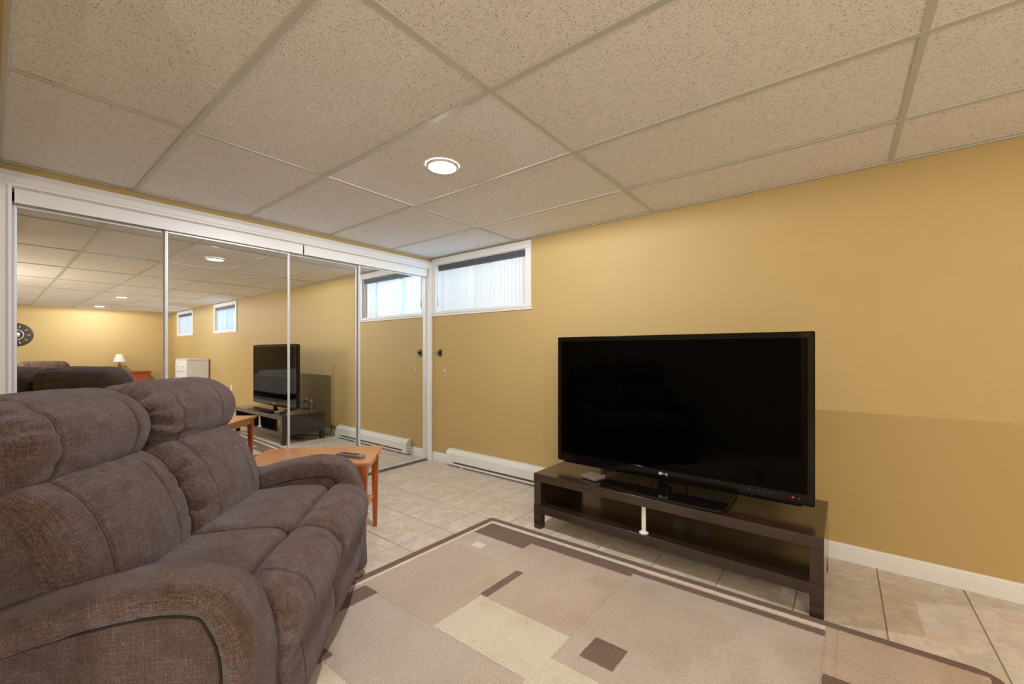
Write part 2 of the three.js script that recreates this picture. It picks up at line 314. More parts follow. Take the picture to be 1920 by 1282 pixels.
// ---------------------------------------------------------------- vertical blinds
function blind(i, label) {
  const [a, b] = WIN[i], t = thing('vertical_blind', label, 'blind', [(a + b) / 2, WY0, -0.035], 0, 'vertical window blinds'), w = b - a - 0.016, h = WY1 - WY0;
  part(t, 'headrail', joined([at(box(w, 0.034, 0.045, 0.004), 0, h - 0.024, 0), at(box(w, 0.022, 0.012, 0.003), 0, h - 0.052, 0.014), at(box(w, 0.006, 0.05, 0.002), 0, h - 0.030, 0.001)]), M.headrail);
  const n = 27, vh = h - 0.075;
  for (let k = 0; k < n; k++) {
    const s = new THREE.Shape(), W = 0.058, bow = 0.007, pts = [];
    for (let q = 0; q <= 6; q++) { const u = q / 6 - 0.5; pts.push([u * W, bow * (1 - 4 * u * u)]); }
    const outline = [...pts.map(([x, y]) => new THREE.Vector2(x, y)), ...pts.reverse().map(([x, y]) => new THREE.Vector2(x, y - 0.0008))];
    const g = new THREE.ExtrudeGeometry(new THREE.Shape(outline), { depth: vh, bevelEnabled: false }); g.rotateX(-Math.PI / 2);
    part(t, 'vane', g, M.vane, [-w / 2 + 0.022 + k * (w - 0.044) / (n - 1), 0.012, 0], [0, 0.62 + rr(-0.08, 0.08), 0]);
  }
  if (i === 0) part(t, 'wand', joined([at(new THREE.CylinderGeometry(0.0035, 0.0035, 0.30, 8), 0, 0, 0), at(lathe([[0, -0.06], [0.0075, -0.055], [0.0085, -0.02], [0.0075, 0.02], [0.004, 0.028], [0, 0.03]], 12), 0, -0.15, 0)]), M.chest, [-w / 2 + 0.02, h - 0.22, 0.045]);
}
blind(0, 'white vertical vane blind in the window beside the mirror closet corner');
blind(1, 'white vertical blind of the nearer of two small windows seen in the mirror');
blind(2, 'white vertical blind of the farther of two small windows seen in the mirror');

// ---------------------------------------------------------------- recessed ceiling lights
function recessedLight(x, z, label, L) {
  const t = thing('recessed_light', label, 'ceiling light', [x, H, z], 0, 'recessed ceiling lights');
  part(t, 'trim_ring', lathe([[0.064, -0.003], [0.067, -0.008], [0.074, -0.010], [0.082, -0.006], [0.084, 0.0], [0.084, 0.002], [0.064, 0.002], [0.064, -0.003]], 48), M.white);
  part(t, 'lens', lathe([[0, -0.016], [0.03, -0.0155], [0.05, -0.013], [0.062, -0.007], [0.065, -0.002], [0.065, 0.001], [0, 0.001]], 48), M.lens);
  const l = new THREE.PointLight(lin(...L.color), L.power, 0, 2); l.position.set(0, -0.008, 0); l.castShadow = true; l.shadow.radius = 0.3; l.name = 'bulb'; t.add(l);
}
recessedLight(1.72, 1.41, 'round recessed ceiling light directly above the open floor before the mirror doors', LAMP);
recessedLight(6.60, 1.41, 'middle one of the three round ceiling lights reflected in the mirror', LAMP);
recessedLight(9.04, 1.41, 'ceiling light nearest the far wall, seen small in the leftmost mirror', LAMP);
recessedLight(4.75, 4.45, 'round recessed ceiling light behind the viewer', BACK_LAMP);
recessedLight(7.2, 4.45, 'round recessed ceiling light over the white bed', BACK_LAMP);

// opal globe floor lamps behind the viewer
function globeLamp(x, z, y, label, power) {
  const t = thing('floor_lamp', label, 'lamp', [x, 0, z], 0, 'opal globe floor lamps');
  part(t, 'base', lathe([[0, 0], [0.14, 0], [0.142, 0.012], [0.10, 0.022], [0.02, 0.03], [0, 0.03]], 40), M.black);
  part(t, 'pole', at(new THREE.CylinderGeometry(0.011, 0.011, y - 0.16, 16), 0, 0.02 + (y - 0.16) / 2, 0), M.black);
  part(t, 'globe', at(new THREE.SphereGeometry(0.15, 40, 24), 0, y, 0), M.globe);
  const l = new THREE.PointLight(lin(...GLOBE.color), power, 0, 2); l.position.set(0, y, 0); l.castShadow = true; l.shadow.radius = 0.6; l.name = 'bulb'; t.add(l);
}
globeLamp(4.3, 4.14, 1.5, 'floor lamp with opal glass globe in the wider rear part of the room', GLOBE.power[0]);
globeLamp(4.55, 3.45, 1.35, 'floor lamp with opal glass globe close behind the second loveseat', GLOBE.power[1]);

// ---------------------------------------------------------------- baseboard heater
{
  const x0 = 0.283, x1 = 1.702, t = thing('baseboard_heater', 'long white electric baseboard heater along the wall left of the low stand', 'heater', [x0, 0, 0]);
  const L = x1 - x0, prof = [[0.004, 0.012], [0.058, 0.012], [0.064, 0.020], [0.064, 0.028], [0.048, 0.030], [0.048, 0.048], [0.062, 0.050], [0.063, 0.126], [0.060, 0.134], [0.050, 0.137], [0.050, 0.143], [0.046, 0.150], [0.034, 0.153], [0.032, 0.162], [0.0, 0.162], [0.0, 0.012]];
  part(t, 'body', profileX(prof, 0.075, L - 0.075), M.whiteMetal);
  part(t, 'slot', at(plainBox(L - 0.19, 0.016, 0.004), L / 2, 0.039, 0.0500), M.slot);
  const cap = [[0, 0.010], [0.058, 0.010], [0.0655, 0.020], [0.0655, 0.128], [0.060, 0.137], [0.048, 0.153], [0.034, 0.156], [0.033, 0.164], [0, 0.164]];
  part(t, 'end_cap', profileX(cap, 0, 0.074), M.whiteMetal); part(t, 'end_cap', profileX(cap, L - 0.074, L), M.whiteMetal);
  part(t, 'foot', at(box(0.03, 0.012, 0.05), 0.2, 0.006, 0.028), M.whiteMetal); part(t, 'foot', at(box(0.03, 0.012, 0.05), L - 0.2, 0.006, 0.028), M.whiteMetal);
}
// small fittings on the wall by the corner
{
  const t = thing('wall_latch', 'small black metal latch with two prongs on the wall below the window', 'latch', [0.128, 1.112, 0]);
  const s = new THREE.Shape(); s.moveTo(-0.022, -0.035); s.lineTo(0.022, -0.035); s.lineTo(0.022, 0.035); s.lineTo(-0.022, 0.035);
  part(t, 'back_plate', at(box(0.042, 0.072, 0.006, 0.002), 0, 0, 0.003), M.black);
  part(t, 'catch', at(box(0.030, 0.030, 0.022, 0.003), 0.002, 0.002, 0.017), M.black);
  for (const y of [0.010, -0.009]) part(t, 'prong', at(box(0.036, 0.005, 0.006, 0.002), -0.024, y, 0.026), M.black);
  for (const y of [0.028, -0.028]) part(t, 'screw', new THREE.SphereGeometry(0.0045, 10, 6).scale(1, 1, 0.5), M.silver, [0, y, 0.0065]);
  const b = thing('wall_button', 'tiny round grey bumper stuck to the wall under the black latch', 'bumper', [0.194, 0.932, 0]);
  part(b, 'disc', lathe([[0, 0.008], [0.008, 0.0075], [0.0145, 0.005], [0.016, 0], [0, 0]], 24).rotateX(Math.PI / 2), M.chest);
  part(b, 'centre', lathe([[0, 0.010], [0.004, 0.0095], [0.005, 0.007]], 16).rotateX(Math.PI / 2), M.silver);
}

// ---------------------------------------------------------------- rug
{
  const RW = 2.29, RL = 3.0, W = 1536, Hh = 2048;
  const dark = [0.495, 0.395, 0.335], cream = [0.90, 0.835, 0.735], taupe = [0.765, 0.675, 0.585], grey = [0.775, 0.70, 0.62], pink = [0.775, 0.68, 0.59], rect = [0.86, 0.80, 0.69], beige = [0.785, 0.685, 0.575];
  const areas = [  // u0, u1, v0, v1, colour: later ones lie over earlier ones
    [0, 9, 0, 9, taupe], [0.06, 0.44, 0.15, 0.436, grey], [0.44, 1.03, 0.15, 0.72, pink], [1.03, 1.80, 0.10, 0.86, grey], [1.80, 1.836, 0.05, 0.36, beige], [1.836, 9, 0.042, 3, beige],
    [0.10, 1.40, 1.0, 1.37, grey], [0.34, 1.10, 1.37, 1.95, rect], [0.572, 1.04, 0.72, 1.0, rect], [1.03, 1.80, 0.86, 1.02, rect],
    [0, 9, 0, 0.042, dark], [0, 0.045, 0, 9, dark], [2.247, 9, 0, 9, dark], [0.045, 1.80, 0.042, 0.073, cream], [0.045, 0.068, 0.042, 1.35, cream],
    [0.073, 0.44, 0.075, 0.238, dark], [0.44, 1.03, 0.073, 0.158, dark], [1.03, 1.80, 0.082, 0.122, dark], [0.179, 0.256, 0.325, 0.384, cream], [0.563, 0.604, 0.45, 0.714, dark],
    [1.115, 1.243, 0.663, 0.79, dark], [0.092, 0.192, 0.99, 1.215, dark], [0.33, 0.42, 1.33, 1.40, dark], [1.806, 2.06, 0.36, 0.47, dark], [1.3, 1.36, 1.5, 1.9, dark], [1.5, 2.0, 1.9, 2.5, grey], [0.3, 0.8, 2.3, 2.8, dark],
  ];
  const carve = [[1.80, 1.80, 0.05, 0.36], [1.836, 1.836, 0.045, 0.36], [1.03, 1.035, 0.16, 0.86], [0.19, 0.57, 1.0, 1.0]];
  const pick = (u, v) => { let k = 0; for (let i = 1; i < areas.length; i++) { const a = areas[i]; if (u >= a[0] && u < a[1] && v >= a[2] && v < a[3]) k = i; } return k; };
  const idx = new Uint8Array(W * Hh), edge = new Float32Array(W * Hh);
  for (let y = 0; y < Hh; y++) for (let x = 0; x < W; x++) {
    const u = (x + 0.5) / W * RW, v = (y + 0.5) / Hh * RL, j = 0.0016 * (vnoise(u * 120, v * 120, 4096) - 0.5) * 2, j2 = 0.0016 * (vnoise(u * 120 + 50, v * 120 + 9, 4096) - 0.5) * 2;
    idx[y * W + x] = pick(u + j, v + j2);
  }
  for (let y = 2; y < Hh - 2; y++) for (let x = 2; x < W - 2; x++) { const c = idx[y * W + x]; if (areas[idx[y * W + x + 2]][4] !== areas[c][4] || areas[idx[(y + 2) * W + x]][4] !== areas[c][4] || areas[idx[y * W + x - 2]][4] !== areas[c][4] || areas[idx[(y - 2) * W + x]][4] !== areas[c][4]) edge[y * W + x] = 1; }
  for (const [u0, u1, v0, v1] of carve) for (let k = 0; k < 1500; k++) { const q = k / 1500, x = Math.round(mix(u0, u1, q) / RW * W + (vnoise(q * 40, u0 * 9, 999) - 0.5) * 3), y = Math.round(mix(v0, v1, q) / RL * Hh); for (let d = -1; d <= 1; d++) edge[y * W + clamp(x + d, 0, W - 1)] = 1; }
  const map = texture(W, Hh, (u, v, x, y) => {
    const c = areas[idx[y * W + x]][4], n = hash2(x, y), n2 = hash2(x >> 1, (y >> 1) + 77), m = fbm(u, v, 7, 4), st = smooth(0.60, 0.74, fbm(u + 0.3, v + 0.6, 10, 3));
    const k = 0.89 + 0.10 * n + 0.08 * n2 + 0.12 * (m - 0.5) - 0.035 * st - 0.05 * edge[y * W + x];
    return [c[0] * k * 0.99, c[1] * k * (1.01 - 0.015 * st), c[2] * k * (1.05 - 0.04 * st)];
  });
  const bump = texture(W, Hh, (u, v, x, y) => 0.55 + 0.45 * (hash2(x >> 1, y >> 1) - 0.5) + 0.25 * (hash2(x, y + 5) - 0.5) - 0.3 * edge[y * W + x], false);
  const r = 0.095, r0 = 0.03, s = new THREE.Shape(), q = (x, y) => new THREE.Vector2(x, y);
  s.moveTo(r0, 0); s.lineTo(RW - r, 0); s.quadraticCurveTo(RW, 0, RW, r); s.lineTo(RW, RL - r0); s.quadraticCurveTo(RW, RL, RW - r0, RL); s.lineTo(r0, RL); s.quadraticCurveTo(0, RL, 0, RL - r0); s.lineTo(0, r0); s.quadraticCurveTo(0, 0, r0, 0);
  const g = new THREE.ExtrudeGeometry(s, { depth: 0.005, bevelEnabled: true, bevelThickness: 0.0035, bevelSize: 0.004, bevelOffset: -0.004, bevelSegments: 3, curveSegments: 10 });
  const p = g.attributes.position, uv = g.attributes.uv;
  for (let i = 0; i < p.count; i++) { const u = p.getX(i), v = p.getY(i), h = p.getZ(i) + 0.0035; uv.setXY(i, u / RW, v / RL); p.setXYZ(i, u - 0.03 * v, h, -0.03 * u + v); }
  flipIfInside(g); g.computeVertexNormals();
  const t = thing('area_rug', 'beige and taupe geometric area rug with brown border and small squares on the tiles', 'rug', [1.508, 0.0002, 0.778]);
  part(t, 'pile', g, std({ map, bumpMap: bump, bumpScale: 0.004, roughness: 1 }));
}

// ---------------------------------------------------------------- low television stand
const standTurn = -0.008;
const ST = thing('tv_stand', 'low dark espresso open bench standing against the yellow wall under the television', 'tv stand', [2.556, 0, 0.441], standTurn);
{
  const W = 1.49, D = 0.55;
  part(ST, 'top_panel', at(box(W, 0.05, D, 0.0018), 0, 0.325, 0), M.espresso);
  part(ST, 'shelf', at(box(W, 0.05, D, 0.0018), 0, 0.125, 0), M.espresso);
  for (const s of [-1, 1]) {
    part(ST, 'side_panel', at(box(0.05, 0.15, D - 0.006, 0.0015, true), s * (W / 2 - 0.0255), 0.225, 0), M.espresso);
    for (const z of [-1, 1]) part(ST, 'leg', at(box(0.05, 0.0995, 0.05, 0.0015, true), s * (W / 2 - 0.0255), 0.0502, z * (D / 2 - 0.026)), M.espresso);
  }
  part(ST, 'screw', new THREE.SphereGeometry(0.004, 8, 6), M.silver, [-W / 2 + 0.0505, 0.285, 0.2]);
}
{
  const t = thing('support_post', 'slim cream prop post with a round foot standing on the stand shelf', 'post', [2.52, 0.1502, 0.688]);
  part(t, 'rod', at(new THREE.CylinderGeometry(0.0115, 0.0115, 0.138, 20), 0, 0.0785, 0), M.cream);
  part(t, 'foot', lathe([[0, 0], [0.0240, 0], [0.0250, 0.003], [0.0235, 0.006], [0.015, 0.009], [0.0118, 0.014], [0, 0.014]], 28), M.cream);
  part(t, 'cap', lathe([[0, 0.143], [0.0125, 0.143], [0.014, 0.146], [0.0125, 0.148], [0, 0.148]], 24), M.cream);
}

// ---------------------------------------------------------------- television
const TVX = 2.560, TVW = 1.400, TVB = 0.404, TVT = 1.224, TVZ = 0.50;
const TV = thing('television', 'large black flat screen television with glossy bezel on the low dark stand', 'television', [TVX, 0.3502, TVZ], 0.0);
{
  const w = TVW, h = TVT - TVB, y0 = TVB - 0.3502, rect = (x0, y0, x1, y1, r) => { const s = new THREE.Shape(); s.moveTo(x0 + r, y0); s.lineTo(x1 - r, y0); s.quadraticCurveTo(x1, y0, x1, y0 + r); s.lineTo(x1, y1 - r); s.quadraticCurveTo(x1, y1, x1 - r, y1); s.lineTo(x0 + r, y1); s.quadraticCurveTo(x0, y1, x0, y1 - r); s.lineTo(x0, y0 + r); s.quadraticCurveTo(x0, y0, x0 + r, y0); return s; };
  const hole = (x0, y0, x1, y1) => new THREE.Path([[x0, y0], [x0, y1], [x1, y1], [x1, y0]].map((p) => new THREE.Vector2(...p)));
  const bez = rect(-w / 2, y0, w / 2, y0 + h, 0.008); bez.holes.push(hole(-w / 2 + 0.026, y0 + 0.052, w / 2 - 0.030, y0 + h - 0.030));
  part(TV, 'bezel', new THREE.ExtrudeGeometry(bez, { depth: 0.010, bevelEnabled: true, bevelThickness: 0.002, bevelSize: 0.002, bevelOffset: -0.002, bevelSegments: 2 }).translate(0, 0, -0.010), M.gloss);
  part(TV, 'screen', at(plainBox(w - 0.05, h - 0.075, 0.004), -0.002, y0 + h / 2 + 0.011, -0.004), M.screen);
  // hairline inner frame around the picture
  part(TV, 'back_shell', new THREE.ExtrudeGeometry(rect(-w / 2 + 0.004, y0 + 0.004, w / 2 - 0.004, y0 + h - 0.004, 0.012), { depth: 0.02, bevelEnabled: true, bevelThickness: 0.012, bevelSize: 0.03, bevelOffset: -0.03, bevelSegments: 4 }).translate(0, 0, -0.042), M.black);
  part(TV, 'rear_housing', at(box(0.72, 0.42, 0.03, 0.01), 0, y0 + 0.36, -0.064), M.black);
  part(TV, 'lower_lip', profileX([[-0.012, y0 - 0.002], [0.000, y0 - 0.008], [0.004, y0 - 0.003], [0.004, y0 + 0.006], [-0.012, y0 + 0.010]], -w / 2 + 0.05, w / 2 - 0.05), M.gloss);
  // stand: neck and bowed glass foot
  part(TV, 'neck', joined([at(box(0.058, 0.075, 0.030, 0.012, false, 4), 0.0, 0.052, -0.012), at(box(0.074, 0.06, 0.012, 0.004), 0.0, 0.055, -0.032)]), M.gloss);
  const f = new THREE.Shape(); f.moveTo(-0.30, -0.20); f.lineTo(0.30, -0.20); f.quadraticCurveTo(0.325, -0.20, 0.327, -0.17); f.lineTo(0.335, 0.105); f.quadraticCurveTo(0.335, 0.13, 0.31, 0.135); f.quadraticCurveTo(0, 0.175, -0.31, 0.135); f.quadraticCurveTo(-0.335, 0.13, -0.335, 0.105); f.lineTo(-0.327, -0.17); f.quadraticCurveTo(-0.325, -0.20, -0.30, -0.20);
  const foot = new THREE.ExtrudeGeometry(f, { depth: 0.010, bevelEnabled: true, bevelThickness: 0.003, bevelSize: 0.004, bevelOffset: -0.004, bevelSegments: 3, curveSegments: 16 }).rotateX(Math.PI / 2).translate(0, 0.014, 0);
  part(TV, 'foot', foot, M.gloss, [0.026, 0, 0.058], [0, -0.05, 0]);
  // maker's mark: round emblem and two letters
  const font = await new FontLoader().loadAsync('fonts/droid/droid_sans_bold.typeface.json');
  const ey = y0 + 0.029, em = [at(new THREE.CylinderGeometry(0.0102, 0.0102, 0.0008, 28).rotateX(Math.PI / 2), -0.013, ey, 0.0026)];
  const emblem = part(TV, 'emblem', boxUV(joined(em)), M.logo);
  mesh('face', joined([new THREE.TorusGeometry(0.0070, 0.0007, 6, 24, Math.PI * 1.6).rotateZ(0.5).translate(-0.013, ey, 0.0031), at(new THREE.BoxGeometry(0.0013, 0.0068, 0.0006), -0.0137, ey, 0.0032), at(new THREE.BoxGeometry(0.0038, 0.0012, 0.0006), -0.0122, ey - 0.0029, 0.0032), new THREE.SphereGeometry(0.0011, 8, 6).translate(-0.0166, ey + 0.0028, 0.0031)]), M.greyPlastic, emblem);
  part(TV, 'lettering', new TextGeometry('LG', { font, size: 0.0140, depth: 0.0007, curveSegments: 4 }).translate(0.0030, ey - 0.0070, 0.0022), M.logo);
  part(TV, 'power_lamp', new THREE.SphereGeometry(0.0045, 12, 8).scale(1.3, 0.7, 0.4), M.redLamp, [w / 2 - 0.085, y0 + 0.030, 0.0026]);
  part(TV, 'sensor', new THREE.SphereGeometry(0.003, 12, 8).scale(1, 1, 0.4), M.symbol, [w / 2 - 0.062, y0 + 0.029, 0.0026]);
  for (let k = 0; k < 6; k++) part(TV, 'touch_symbol', at(new THREE.BoxGeometry(0.005, k % 2 ? 0.0012 : 0.005, 0.0006), w / 2 - 0.27 + k * 0.022, y0 + 0.032, 0.0023), M.symbol);
}

// small device, cables and power fittings by the television
{
  const t = thing('media_box', 'small brown-grey box with cable beside the television foot on the stand', 'media box', [2.165, 0.3504, 0.585], -0.25);
  part(t, 'case', at(box(0.115, 0.02, 0.095, 0.006, false, 3), 0, 0.0125, 0), M.taupePlastic);
  part(t, 'base', at(box(0.108, 0.006, 0.088, 0.002), 0, 0.003, 0), M.black);
  part(t, 'plug', at(box(0.012, 0.009, 0.03, 0.002), 0.03, 0.013, -0.058), M.silver);
  const c1 = tube([[2.208, 0.364, 0.508], [2.20, 0.372, 0.46], [2.15, 0.362, 0.43], [2.16, 0.356, 0.38], [2.24, 0.356, 0.33], [2.30, 0.356, 0.30]], 0.0028);
  tag(mesh('cable', c1, M.cord, scene), 'thin black cable curling from the small box behind the television', 'cable');
  tag(mesh('cable', tube([[2.226, 0.3545, 0.60], [2.245, 0.354, 0.61], [2.25, 0.354, 0.57], [2.245, 0.354, 0.50], [2.235, 0.354, 0.47]], 0.0022), M.cord, scene), 'short thin cable looped at the right side of the small box', 'cable');
  tag(mesh('cable', tube([[2.64, 0.56, 0.408], [2.65, 0.46, 0.37], [2.62, 0.385, 0.30], [2.50, 0.360, 0.275], [2.30, 0.358, 0.245], [2.16, 0.360, 0.23], [2.13, 0.362, 0.20], [2.25, 0.363, 0.175], [2.45, 0.385, 0.10], [2.63, 0.405, 0.042]], 0.0032, 80), M.cord, scene), 'black power cord drooping from television back to the wall outlet', 'cord');
  tag(mesh('cable', tube([[2.40, 0.60, 0.408], [2.37, 0.52, 0.35], [2.42, 0.45, 0.29], [2.40, 0.42, 0.20], [2.46, 0.42, 0.12], [2.50, 0.376, 0.013]], 0.0026, 60), M.cord, scene), 'coiled black signal cable from television back to the jack plate', 'cord');
  const out = (x, y, n, label) => {
    const o = thing('outlet_plate', label, 'outlet', [x, y, 0]);
    part(o, 'plate', at(box(0.072, 0.116, 0.006, 0.003, false, 3), 0, 0, 0.003), M.plate);
    if (n) for (const dy of [0.02, -0.02]) { const r = part(o, 'receptacle', at(box(0.034, 0.028, 0.004, 0.006), 0, dy, 0.007), M.white); for (const dx of [-0.006, 0.006]) mesh('slot', at(new THREE.BoxGeometry(0.002, 0.008, 0.001), dx, dy, 0.0092), M.black, r); }
    else part(o, 'jack', lathe([[0, 0.012], [0.004, 0.012], [0.005, 0.006], [0.007, 0.006], [0.007, 0.0]], 16).rotateX(Math.PI / 2), M.silver);
    part(o, 'screw', new THREE.SphereGeometry(0.003, 8, 6).scale(1, 1, 0.5), M.silver, [0, 0, 0.0065]);
  };
  out(2.64, 0.385, 1, 'white wall outlet behind the television with black plug in it');
  out(2.50, 0.375, 0, 'white jack plate on the wall behind the television');
  out(5.72, 0.43, 1, 'lone white outlet on the far stretch of the window wall');
  out(5.60, 0.20, 0, 'low white jack plate near the floor on the window wall');
  const pl = thing('power_plug', 'black power plug pushed into the wall outlet behind the television', 'plug', [2.64, 0.405, 0.0095]);
  part(pl, 'body', at(box(0.028, 0.024, 0.03, 0.005, false, 3), 0, 0, 0.015), M.cord);
  // flat conduit on the wall
  struct('trim_7', at(box(0.022, 0.94, 0.012, 0.003), 1.92, 0.47, 0.006), M.wall);
  const bar = thing('power_bar', 'black power bar lying on the tiles under the stand', 'power bar', [2.45, 0.0, 0.25], 0.1);
  part(bar, 'case', at(box(0.30, 0.035, 0.05, 0.008, false, 3), 0, 0.0175, 0), M.cord);
  for (let k = 0; k < 4; k++) part(bar, 'socket', at(box(0.03, 0.003, 0.03, 0.001), -0.1 + k * 0.062, 0.0355, 0), M.greyPlastic);
  tag(mesh('cable', tube([[2.30, 0.012, 0.26], [2.15, 0.006, 0.20], [2.0, 0.006, 0.12], [1.90, 0.03, 0.04], [1.885, 0.10, 0.03], [1.875, 0.17, 0.03]], 0.0035, 50), M.cord, scene), 'black cord rising at the wall beside the left end of the stand', 'cord');
  tag(mesh('cable', tube([[2.31, 0.007, 0.30], [2.1, 0.005, 0.34], [1.95, 0.005, 0.22], [1.86, 0.005, 0.10], [1.78, 0.007, 0.09]], 0.0035, 50), M.cream, scene), 'cream cord beside the black one near the stand and heater', 'cord');
}

// ---------------------------------------------------------------- loveseat
// local frame: x along its length (positive towards the viewer's end), y up, -z is the way it faces... built from (depth, height) sections
const A0 = 2.78, B0 = -0.65;                       // section coordinates are (b, y) with b growing towards the front
function closedCurve(pts, n) {
  const c = new THREE.CatmullRomCurve3(pts.map(([b, y]) => new THREE.Vector3(b, y, 0)), true, 'centripetal');
  return c.getSpacedPoints(n).slice(0, n).map((p) => [p.x, p.y]);
}
// a cushion: closed section swept from a0 to a1 with rounded ends; shape(a, j, p, n) adds displacement along the normal
function cushion(section, a0, a1, { r = 0.05, n = 96, crown = 0, crownBias = () => 1, seams = [], seamDepth = 0.006, wrinkle = null, step = 0.014 } = {}) {
  const P = closedCurve(section, n), cen = P.reduce((s, p) => [s[0] + p[0] / n, s[1] + p[1] / n], [0, 0]);
  let area = 0; for (let j = 0; j < n; j++) { const p = P[j], q = P[(j + 1) % n]; area += p[0] * q[1] - q[0] * p[1]; }
  const sg = area > 0 ? 1 : -1, N = P.map((p, j) => { const q = P[(j + 1) % n], o = P[(j + n - 1) % n], dx = q[0] - o[0], dy = q[1] - o[1], l = Math.hypot(dx, dy) || 1; return [sg * dy / l, -sg * dx / l]; });
  const L = a1 - a0, xs = new Set();
  for (let k = 0; k <= 8; k++) { const t = r * (1 - Math.cos((k / 8) * Math.PI / 2)); xs.add(+(a0 + t).toFixed(5)); xs.add(+(a1 - t).toFixed(5)); }
  for (let x = a0 + r; x < a1 - r; x += step) xs.add(+x.toFixed(5));
  for (const s of seams) for (const d of [-0.012, -0.007, -0.0035, 0, 0.0035, 0.007, 0.012]) xs.add(+(s + d).toFixed(5));
  const X = [...xs].sort((p, q) => p - q), pos = [], uv = [], rows = [];
  let arc = [0]; for (let j = 0; j < n; j++) { const p = P[j], q = P[(j + 1) % n]; arc.push(arc[j] + Math.hypot(q[0] - p[0], q[1] - p[1])); }
  const breaks = new Set(), ring = (x, inset, disp, scale = 1, flat = false) => {
    const row = [];
    for (let j = 0; j <= n; j++) {
      const jj = j % n, p = P[jj], R = Math.hypot(p[0] - cen[0], p[1] - cen[1]) || 1e-6, k = Math.max(0.02, 1 - inset / R) * scale, d = disp(x, jj, p, N[jj]) * scale;
      const b = cen[0] + (p[0] - cen[0]) * k + N[jj][0] * d, y = cen[1] + (p[1] - cen[1]) * k + N[jj][1] * d;
      row.push(pos.length / 3); pos.push(x - A0, y, -(b - B0)); if (flat) uv.push(b, y); else uv.push(x, arc[j]);
    }
    rows.push(row);
  };
  const disp = (x, j, p, nn) => {
    const t = clamp((x - a0) / L, 0, 1); let d = crown * Math.pow(Math.sin(Math.PI * t), 0.6) * crownBias(p, nn);
    for (const s of seams) { const q = (x - s) / 0.0042; d -= seamDepth * Math.exp(-q * q); const q2 = (x - s) / 0.05; d -= seamDepth * 0.6 * Math.exp(-q2 * q2); }
    if (wrinkle) d += wrinkle(x, p, nn, t, j / n);
    d += 0.0022 * perlin.noise(x * 9, p[0] * 9, p[1] * 9) + 0.0012 * perlin.noise(x * 24 + 5, p[0] * 24, p[1] * 24);
    return d;
  };
  for (const sc of [0.0, 0.35, 0.7, 0.93, 1]) ring(a0 - 0.004 * (1 - sc), r, disp, Math.max(sc, 0.001), true);
  breaks.add(rows.length - 1);
  for (const x of X) { const e = Math.min(x - a0, a1 - x), ins = e < r ? r * (1 - Math.sqrt(Math.max(0, 1 - (1 - e / r) ** 2))) : 0; ring(x, ins, disp); }
  breaks.add(rows.length - 1);
  for (const sc of [1, 0.93, 0.7, 0.35, 0.0]) ring(a1 + 0.004 * (1 - sc), r, disp, Math.max(sc, 0.001), true);
  const index = []; for (let k = 0; k + 1 < rows.length; k++) if (!breaks.has(k)) for (let j = 0; j < n; j++) { const a = rows[k][j], b = rows[k][j + 1], c = rows[k + 1][j], d = rows[k + 1][j + 1]; index.push(a, b, c, b, d, c); }
  const g = new THREE.BufferGeometry(); g.setAttribute('position', new THREE.Float32BufferAttribute(pos, 3)); g.setAttribute('uv', new THREE.Float32BufferAttribute(uv, 2)); g.setIndex(index);
  flipIfInside(g); g.computeVertexNormals();
  g.userData.seams = seams.map((sx) => { const k = X.findIndex((x) => Math.abs(x - sx) < 1e-4) + 5, row = rows[k]; return row.slice(0, n).map((i) => [pos[3 * i], pos[3 * i + 1], pos[3 * i + 2]]); });
  const nn = g.attributes.normal; for (const row of rows) { const i = row[0], j = row[n], v = [nn.getX(i) + nn.getX(j), nn.getY(i) + nn.getY(j), nn.getZ(i) + nn.getZ(j)], l = Math.hypot(...v) || 1; nn.setXYZ(i, v[0] / l, v[1] / l, v[2] / l); nn.setXYZ(j, v[0] / l, v[1] / l, v[2] / l); }
  return g;
}
